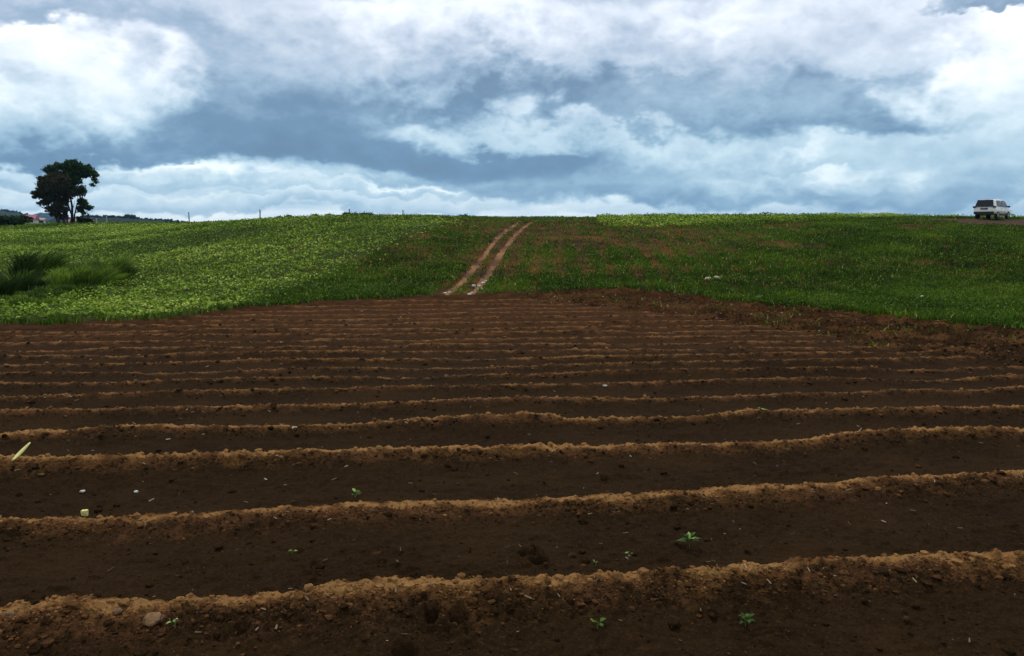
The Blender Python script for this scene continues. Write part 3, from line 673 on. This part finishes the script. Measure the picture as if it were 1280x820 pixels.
tree('brownish_tree', ((86-640)/F*(ty-2.5), ty-2.5, float(terr(tx, ty-2.5))-.1), 'broad dark brownish tree with low spreading limbs beside the leafy one', 'tree',
     stems_([([(78, 282, 0), (79, 270, 0), (78, 258, 0), (74, 246, 0), (72, 236, 0)], .22), ([(84, 282, .1), (85, 268, 0), (84, 252, 0), (82, 238, .1)], .17), ([(89, 282, -.1), (89, 268, 0), (92, 252, 0), (94, 240, 0)], .14),
             ([(79, 270, 0), (70, 258, -.1), (60, 252, 0), (52, 245, 0)], .10), ([(79, 275, 0), (71, 266, 0), (62, 260, .1), (56, 257, 0)], .07), ([(76, 282, .4), (74, 270, .3), (70, 255, .2), (66, 244, 0)], .10), ([(87, 282, .5), (87, 266, .4), (88, 250, .2)], .09), ([(91, 282, .3), (93, 270, .2), (97, 258, .1), (100, 250, 0)], .09)]),
     B_([(71, 232, 15, 11), (83, 234, 14, 11), (64, 240, 11, 8), (59, 230, 5, 5), (76, 222, 13, 5), (90, 240, 10, 9), (70, 247, 14, 6), (55, 242, 5, 4), (51, 246, 3, 1.2), (62, 254, 8, 2), (66, 259, 7, 1.8), (84, 252, 8, 5), (80, 262, 4, 5), (74, 267, 4, 4), (78, 270, 3, 5), (86, 268, 3, 5), (71, 263, 5, 2.5), (90, 262, 4, 3), (80, 256, 7, 4), (66, 251, 9, 3), (59, 224, 3.5, 4), (90, 228, 9, 7)], 0),
     BLEAF, .22, 1500, .4, 42)
# small dark bushes near the trees and along the crest
BUSHL = leaf_mat('bush_leaf', [(0, (.012, .022, .007)), (.4, (.028, .052, .012)), (.75, (.055, .10, .022)), (1, (.12, .17, .05))], .2)
def bush(px, w, h, dist, label, seed, m=BUSHL, size=.14, tone=.4, group=None, z=None):
    rnd = random.Random(seed); x = (px-640)/F*dist; y = dist; z = float(terr(x, y)) if z is None else z
    r = empty('bush', (x, y, z), 0, label=label, cat='bush', group=group); mb = MB()
    for i in range(5): a = rnd.uniform(0, 6.28); mb.tube([(0, 0, -.1), (math.cos(a)*w*.2, math.sin(a)*w*.2, h*.7)], [.03, .01], 5)
    mb.build('stem', BARK, r)
    bl = [(rnd.uniform(-w/2.6, w/2.6), rnd.uniform(-w/4, w/4), h*rnd.uniform(.3, .62), w*rnd.uniform(.18, .3), w*.25, h*rnd.uniform(.25, .38)) for _ in range(7)]
    crown_mesh('crown', bl, m, r, size, 900, tone, seed); return r
bush(6, 7, 1.9, 128, 'dark bush mass at the left edge beneath the hills', 51, size=.25)
bush(24, 5, 1.7, 140, 'low dark bush right of the mass at the left edge', 52, size=.25, tone=.2)
bush(-20, 8, 2.6, 135, 'dark bush cut by the left edge of the picture', 53, size=.25)
bush(108, 2.6, 1.5, 141, 'small bush at the right foot of the two trees', 54, size=.2, tone=.3)
for i, (px, w, h, d, lb) in enumerate([(436, 1.0, .75, 92, 'pointed dark bush on the crest, leftmost of the close pair'), (447, 1.4, .70, 92, 'low dark bush on the crest beside the tallest sprig'), (461, 1.7, .75, 92, 'widest dark bush on the crest left of the right pole'),
        (363, .8, .65, 100, 'small dark bush on the crest right of the second pole'), (396, .7, .6, 96, 'tiny dark bush on the crest midway between two poles'), (415, .9, .62, 95, 'small round bush on the crest left of the close pair'), (580, 1.0, .5, 90, 'dark tuft on the crest left of the wheel track'), (756, .9, .55, 90, 'dark tuft on the crest where the right crop strip begins'), (352, .5, .55, 100, 'thin tuft on the crest just right of the second pole')]):
    bush(px, w*.85, h*.8, d, lb, 60+i, size=.10, z=None, group='small bushes along the crest')

# ------------------------------------------------------------------ poles behind the crest
POLE = mat('weathered_wood', (.05, .042, .034), .9, col2=(.10, .085, .065), vscale=3, bump=.5, bscale=20)
PPALE = mat('pale_post', (.42, .38, .28), .85, col2=(.30, .27, .2), vscale=3, bump=.4, bscale=14)
def pole(px, top, dist, label, m, rad=.055, name='wooden_pole', group='poles along the crest'):
    x = (px-640)/F*dist; z0 = float(terr(x, dist)); 
    e = math.atan((410-top)/F)-PITCH; h = EYE+math.tan(e)*dist*1.0-z0
    rad *= 1.5; mb = MB(); n = 6; mb.tube([(random.uniform(-.02, .02)*i/2, 0, -.2+(h+.2)*i/(n-1)) for i in range(n)], [rad*(1-.25*i/(n-1)) for i in range(n)], 9)
    mb.tube([(0, -rad, h*.86), (.14, -rad*1.2, h*.88)], [.012, .01], 5)
    o = mb.build(name, m, None, True); o.location = (x, dist, z0); return tag(o, label, 'pole', group)
pole(240, 265, 118, 'leftmost dark pole on the crest, right of the tree line', POLE)
pole(328, 262, 108, 'second dark pole on the crest, the straightest and darkest', POLE, .06)
pole(439, 261, 98, 'third pole on the crest standing among the small bushes', POLE, .05)
pole(505, 262.5, 96, 'rightmost pole on the crest near the top of the wheel track', POLE, .045)
pole(125, 273, 137, 'short pale post right of the trees, lower of the pale pair', PPALE, .09, 'pale_post', 'pale posts')
pole(138, 270, 137, 'taller pale post right of the trees', PPALE, .07, 'pale_post', 'pale posts')

# ------------------------------------------------------------------ houses beyond the field
WALL = mat('house_wall', (.52, .47, .40), .9, col2=(.62, .58, .50), vscale=1)
ROOF = mat('pink_roof', (.30, .085, .115), .7, col2=(.38, .12, .15), vscale=1, bump=.3, bscale=6)
ROOFG = mat('tan_roof', (.34, .25, .18), .8, col2=(.44, .34, .26), vscale=1)
WOODD = mat('door_wood', (.10, .06, .035), .7); GLASSD = mat('dark_glass', (.010, .013, .018), .25, spec=.25)
def house(px, top, dist, w, d, h, rz, roofm, label, rh=1.8):
    x = (px-640)/F*dist; e = math.atan((410-top)/F)-PITCH; ztop = EYE+math.tan(e)*dist
    z0 = ztop-h-rh
    r = empty('farmhouse', (x, dist, z0), rz, label=label, cat='house', group='houses beyond the field')
    MB().box((0, 0, h/2-6), (w, d, h+12)).build('wall', WALL, r)
    o = .5; V = [(-w/2-o, -d/2-o, h+.01), (w/2+o, -d/2-o, h+.01), (w/2+o, d/2+o, h+.01), (-w/2-o, d/2+o, h+.01), (-w/2-o, 0, h+rh), (w/2+o, 0, h+rh)]
    MB().add(V, [(3, 2, 1, 0), (0, 1, 5, 4), (2, 3, 4, 5), (0, 4, 3), (1, 2, 5)]).build('roof', roofm, r)
    dr = MB().box((0, -d/2-.02, 1.05), (.95, .08, 2.1)).build('door', WOODD, r); MB().box((.35, -d/2-.08, 1.0), (.06, .06, .14)).build('handle', GLASSD, dr)
    for sx in (-.3, .3):
        wn = MB().box((sx*w, -d/2-.02, 1.5), (1.5, .07, 1.2)).build('window', WALL, r); MB().box((sx*w, -d/2-.07, 1.5), (1.3, .04, 1.0)).build('pane', GLASSD, wn)
house(43, 268.5, 330, 4.4, 6, 2.2, .25, ROOF, 'house with a pink red roof left of the trees', 1.9)
house(51, 272, 345, 3.6, 5, 2.2, -.2, ROOFG, 'small pale walled house just right of the pink roofed one', 1.0)
house(56, 272.5, 340, 2.8, 4, 2.4, .3, ROOFG, 'narrow whitish house close to the left foot of the trees', .7)
house(101, 271.5, 300, 3.4, 5, 2.4, -.3, ROOF, 'low house with dull pink roof seen through the tree trunks', 1.6)
house(110, 272.5, 290, 4.2, 5, 2.2, .2, ROOFG, 'low tan roofed house right of the tree trunks', 1.0)

# ------------------------------------------------------------------ hills
HILL = mat('hill_wood', (.012, .022, .010), .95, spec=.05, col2=(.022, .036, .014), vscale=.02)
def hill(name, dist, crest, depth, seed, rough):
    px = np.linspace(crest[0][0], crest[-1][0], 260); ty_ = np.interp(px, [c[0] for c in crest], [c[1] for c in crest])
    e = np.arctan((410-ty_)/F)-PITCH
    H = EYE+np.tan(e)*dist*np.sqrt(1+0*px)+fbm(px, px*0, .10, 4, seed)*rough
    X = (px-640)/F*dist; nr = 15; V = []
    for j in range(nr):
        k = j/(nr-1)*2-1; g = math.cos(k*math.pi/2)**.8 if abs(k) < 1 else 0
        zb = -30.0
        V.append(np.stack([X*(1+k*depth/dist), np.full_like(X, dist+k*depth)+0*X, zb+(H-zb)*g+fbm(X*.02, X*0+j*3, 1, 3, seed+3)*rough*.6*(1 if abs(k) < .8 else 0)], 1))
    V = np.concatenate(V); return tag(np_mesh(name, V, grid_faces(nr, 260), HILL, smooth=True), kind='structure')
hill('hills', 1500, [(-900, 285), (-500, 262), (-200, 258), (-60, 262), (0, 263), (20, 265), (35, 268), (50, 273), (80, 281), (140, 290), (200, 300)], 260, 5, 5)
hill('distant_hills', 3800, [(-700, 290), (-300, 268), (0, 272), (40, 269), (58, 266), (75, 267), (95, 274), (125, 283), (200, 292), (420, 300)], 700, 9, 10)
hill('wooded_ridge', 950, [(-200, 290), (20, 280), (70, 275), (105, 271.5), (140, 271.5), (170, 272.5), (190, 275), (215, 276.5), (245, 280), (300, 288)], 120, 14, 2)
# trees that make the outline of the ridges
FL = leaf_mat('far_leaf', [(0, (.010, .018, .008)), (.5, (.022, .036, .014)), (1, (.045, .065, .025))], .1)
protos = []
def far_tree(px, base, dist, h, w, label, group, i):
    x = (px-640)/F*dist; e = math.atan((410-base)/F)-PITCH; z = EYE+math.tan(e)*dist
    if len(protos) < 4:
        r = empty('far_tree', (0, 0, 0), 0, label=label, cat='tree', group=group); rnd = random.Random(200+i)
        mb = MB(); mb.tube([(0, 0, -.5), (.02, 0, .4), (0, .02, .8)], [.05, .035, .01], 6); mb.build('trunk', BARK, r, True)
        bl = [(rnd.uniform(-.22, .22), rnd.uniform(-.2, .2), rnd.uniform(.35, .82), rnd.uniform(.16, .28), .2, rnd.uniform(.10, .2)) for _ in range(8)]
        rg = np.random.default_rng(i); P = np.concatenate([np.array([b[:3]])+rg.normal(0, .55, (110, 3))*np.array([b[3:]]) for b in bl])
        global RNG; kp = RNG; RNG = rg
        o = leaves(P[:, 0], P[:, 1], P[:, 2], np.full(len(P), .085)*rg.uniform(.6, 1.3, len(P)), np.clip(rg.normal(.45, .2, len(P)), 0, 1), 'crown', FL, 1.3, .8); RNG = kp
        o.parent = r; protos.append(r)
    else:
        src = protos[i % 4]; r = src.copy(); COL.objects.link(r)
        for ch in src.children: c = ch.copy(); COL.objects.link(c); c.parent = r
        r['label'] = label; r['group'] = group
    r.location = (x, dist, z); r.rotation_euler = (0, 0, i*1.7); r.scale = (w, w, h); return r
rnd = random.Random(5); i = 0
for px in np.arange(-12, 46, 2.1):
    b = np.interp(px, [0, 20, 35, 50], [263, 265, 268, 273])+3.0
    far_tree(px+rnd.uniform(-.6, .6), b, 1495, rnd.uniform(6, 10), rnd.uniform(6, 10), 'tree on the skyline of the dark hill at the left edge', 'trees on the left hill', i); i += 1
for px in np.arange(100, 246, 2.0):
    b = np.interp(px, [70, 105, 140, 170, 190, 215, 245], [275, 271.5, 271.5, 272.5, 275, 276.5, 279.5])+3.2
    k = 1.35 if 160 < px < 176 or 110 < px < 118 else 1
    far_tree(px+rnd.uniform(-.6, .6), b, 948, rnd.uniform(4, 6.4)*k, rnd.uniform(3.6, 6), 'tree on the skyline of the wooded ridge right of the two trees', 'trees on the wooded ridge', i); i += 1

# ------------------------------------------------------------------ white car on the crest
PAINT = mat('white_paint', (.88, .85, .76), .3, spec=.4, coat=.4, col2=(.82, .77, .66), vscale=.9)
TYRE = mat('tyre_rubber', (.018, .017, .016), .85, bump=.4, bscale=60); RIM = mat('alloy', (.38, .38, .39), .35, metal=.8)
PLAS = mat('black_plastic', (.02, .02, .021), .55); TAIL = mat('tail_lamp', (.045, .006, .006), .2, spec=.6); CHR = mat('chrome', (.6, .6, .6), .2, metal=1)
PLATE = mat('number_plate', (.12, .12, .12), .5)
def car(loc, rz):
    r = empty('parked_car', loc, rz, label='white car with a tinted rear window parked on the crest at the right', cat='car')
    L = 4.85
    # y runs forward; sections: y, half width at sill, waist, roof, heights sill, waist, roof
    secs = [(-2.40, .80, .86, .0, .55, .98, 1.02), (-2.36, .86, .91, .60, .42, 1.05, 1.12), (-2.25, .88, .93, .64, .46, 1.08, 1.50), (-2.02, .89, .935, .66, .46, 1.09, 1.76), (-1.5, .90, .94, .68, .46, 1.08, 1.82), (-.6, .90, .94, .69, .46, 1.06, 1.84), (.2, .90, .94, .68, .46, 1.05, 1.82),
            (.62, .90, .94, .66, .46, 1.05, 1.74), (1.0, .90, .93, .68, .46, 1.05, 1.44), (1.38, .90, .92, .74, .46, 1.04, 1.13), (1.75, .89, .91, .74, .46, 1.0, 1.06), (2.15, .86, .88, .70, .40, .93, .99), (2.38, .78, .80, .62, .45, .82, .88), (2.44, .70, .72, .55, .50, .72, .76)]
    V = []; n = 16
    for (y, ws, ww, wr, hs_, hw, hr) in secs:
        wr = max(wr, .3)
        half = [(ws*.55, hs_-.05), (ws, hs_), (ww, hs_+(hw-hs_)*.35), (ww, hs_+(hw-hs_)*.75), (ww*.985, hw), (wr+.04, hr-(hr-hw)*.10 if hr-hw > .2 else hr-.02), (wr*.85, hr-.008), (wr*.4, hr+.012)]
        V += [(x, y, z) for x, z in half]+[(-x, y, z) for x, z in half[::-1]]
    Fs = [(i*n+j, i*n+(j+1) % n, (i+1)*n+(j+1) % n, (i+1)*n+j) for i in range(len(secs)-1) for j in range(n)]
    Fs += [tuple(range(n)), tuple((len(secs)-1)*n+j for j in range(n))[::-1]]
    b = MB().add(V, Fs).build('body', PAINT, r, True); bm = bmesh.new(); bm.from_mesh(b.data); bmesh.ops.recalc_face_normals(bm, faces=bm.faces); bm.to_mesh(b.data); bm.free()
    # wheel arches cut out
    cb = MB()
    cuts = []
    for y in (-1.48, 1.42):
        mb = MB(); mb.tube([(-1.2, y, .40), (1.2, y, .40)], [.44, .44], 28); c = mb.build('arch_cut', PLAS); bm = bmesh.new(); bm.from_mesh(c.data); bmesh.ops.recalc_face_normals(bm, faces=bm.faces); bm.to_mesh(c.data); bm.free(); cuts.append(c)
        md = b.modifiers.new('arch', 'BOOLEAN'); md.operation = 'DIFFERENCE'; md.object = c; md.solver = 'EXACT'
    bpy.context.view_layer.update(); dg = bpy.context.evaluated_depsgraph_get(); me = bpy.data.meshes.new_from_object(b.evaluated_get(dg)); b.modifiers.clear(); b.data = me
    for c in cuts: bpy.data.objects.remove(c)
    b.data.polygons.foreach_set('use_smooth', [True]*len(b.data.polygons))
    MB().box((0, .0, .62), (1.5, 3.6, .34)).build('underbody', PLAS, r)
    # rear glass, following the hatch
    def pane(name, pts, m=GLASSD, th=.012, par=None):
        p = [Vector(q) for q in pts]; nn = (p[1]-p[0]).cross(p[2]-p[0]).normalized()*th
        k = len(p); return MB().add(p+[q+nn for q in p], [tuple(range(k))[::-1], tuple(range(k, 2*k))]+[(i, (i+1) % k, (i+1) % k+k, i+k) for i in range(k)]).build(name, m, par or r)
    pane('rear_window', [(-.80, -2.47, 1.12), (.80, -2.47, 1.12), (.66, -2.19, 1.75), (-.66, -2.19, 1.75)])
    pane('windscreen', [(.72, 1.36, 1.17), (-.72, 1.36, 1.17), (-.62, .70, 1.72), (.62, .70, 1.72)], th=.03)
    for s in (-1, 1):
        def P3(y, z):
            k = (z-1.06)/(1.78-1.06); return (s*(.978-.225*k), y, z)
        def sp(name, q): 
            pts = [P3(*a) for a in q]; pane(name, pts if s < 0 else pts[::-1])
        sp('front_side_window', [(.36, 1.13), (1.02, 1.12), (.62, 1.60), (.40, 1.69), (.36, 1.69)])
        sp('quarter_window', [(-1.85, 1.14), (-.72, 1.13), (-.72, 1.70), (-1.72, 1.69)])
        sp('rear_side_window', [(-.62, 1.13), (.28, 1.13), (.28, 1.70), (-.52, 1.70)])
        tl_ = MB().box((s*.86, -2.36, 1.10), (.24, .24, .17)).build('tail_light', TAIL, r, bevel=.03)
        mr = MB().box((s*1.05, .92, 1.16), (.22, .14, .17)).build('wing_mirror', PLAS, r, bevel=.03)
        for y in (-.45, .5): MB().box((s*.955, y, .98), (.03, .18, .035)).build('door_handle', CHR, r, bevel=.008)
        for y in (-.78, .32, 1.10): MB().box((s*.945, y, .74), (.008, .012, .58)).build('door_seam', PLAS, r)
        MB().box((s*.92, -.03, .36), (.14, 1.9, .07)).build('side_step', PLAS, r, bevel=.02)
        MB().box((s*.78, 2.36, .80), (.24, .16, .16)).build('headlight', mat('lamp_glass', (.7, .7, .7), .1), r, bevel=.03)
        for y in (-1.48, 1.42):
            w = empty('wheel', (s*.82, y, .37)); w.parent = r
            prof = [(-.11, .22), (-.12, .33), (-.09, .37), (.09, .37), (.12, .33), (.11, .22)]; N = 28
            V = [(x, math.cos(a*6.2832/N)*q, math.sin(a*6.2832/N)*q) for x, q in prof for a in range(N)]
            Fs = [(k*N+a, k*N+(a+1) % N, (k+1)*N+(a+1) % N, (k+1)*N+a) for k in range(5) for a in range(N)]
            MB().add(V, Fs).build('tyre', TYRE, w, True)
            rm = MB(); rm.tube([(-.08, 0, 0), (.07*s, 0, 0)], [.225, .225], 24)
            for a in range(6): rm.box((.10*s, math.cos(a*1.047)*.12, math.sin(a*1.047)*.12), (.03, .05, .22), (math.pi/2-a*1.047+math.pi/2*0, 0, 0))
            rm.build('rim', RIM, w)
    MB().box((0, -2.43, .55), (1.72, .18, .24)).build('rear_bumper', PLAS, r, bevel=.04)
    MB().box((0, -2.40, .42), (1.50, .12, .14)).build('bumper_valance', PLAS, r, bevel=.03)
    MB().box((0, -2.425, .93), (.62, .05, .16)).build('licence_recess', PLAS, r, bevel=.01)
    MB().box((0, -2.458, .93), (.44, .012, .11)).build('licence_plate', PLATE, r)
    MB().box((0, 2.42, .52), (1.45, .12, .24)).build('front_bumper', PAINT, r, bevel=.04); MB().box((0, 2.45, .74), (.8, .04, .12)).build('grille', PLAS, r)
    for s in (-1, 1): MB().tube([(s*.60, -1.7, 1.83), (s*.61, -1.6, 1.88), (s*.61, .1, 1.89), (s*.60, .2, 1.84)], [.015]*4, 6).build('roof_rail', CHR, r, True)
    MB().box((0, -2.12, 1.80), (1.2, .22, .03)).build('spoiler', PAINT, r, bevel=.01)
    for s in (-.4,): MB().tube([(s, -2.45, .38), (s, -2.2, .38)], [.03, .03], 10).build('exhaust_pipe', CHR, r, True)
    return r
cx, cy, _ = ray_ground(1233, 274.5)
cx, cy = (1235-640)/F*74.5, 74.5
cc = car((cx, cy, float(zfull(np.array([cx]), np.array([cy]))[0])+.01), -math.atan2(cx, cy)-R(17)); cc.scale = (.96, .98, .96)

# ------------------------------------------------------------------ air
hz = MB().box((0, 1900, 40), (6400, 4900, 160)).build('haze', mat('unused', (1, 1, 1)))
hm = bpy.data.materials.new('haze'); hm.use_nodes = True; q = NT(hm.node_tree); q.n.remove(q.n['Principled BSDF'])
pv = q.node('ShaderNodeVolumePrincipled'); pv.inputs['Color'].default_value = (.24, .50, .88, 1); pv.inputs['Density'].default_value = .00009; pv.inputs['Anisotropy'].default_value = 0.0
q.l.new(pv.outputs[0], q.n['Material Output'].inputs['Volume']); hz.data.materials.clear(); hz.data.materials.append(hm)
tag(hz, 'thin bluish air over the fields and hills', 'haze', kind='stuff')
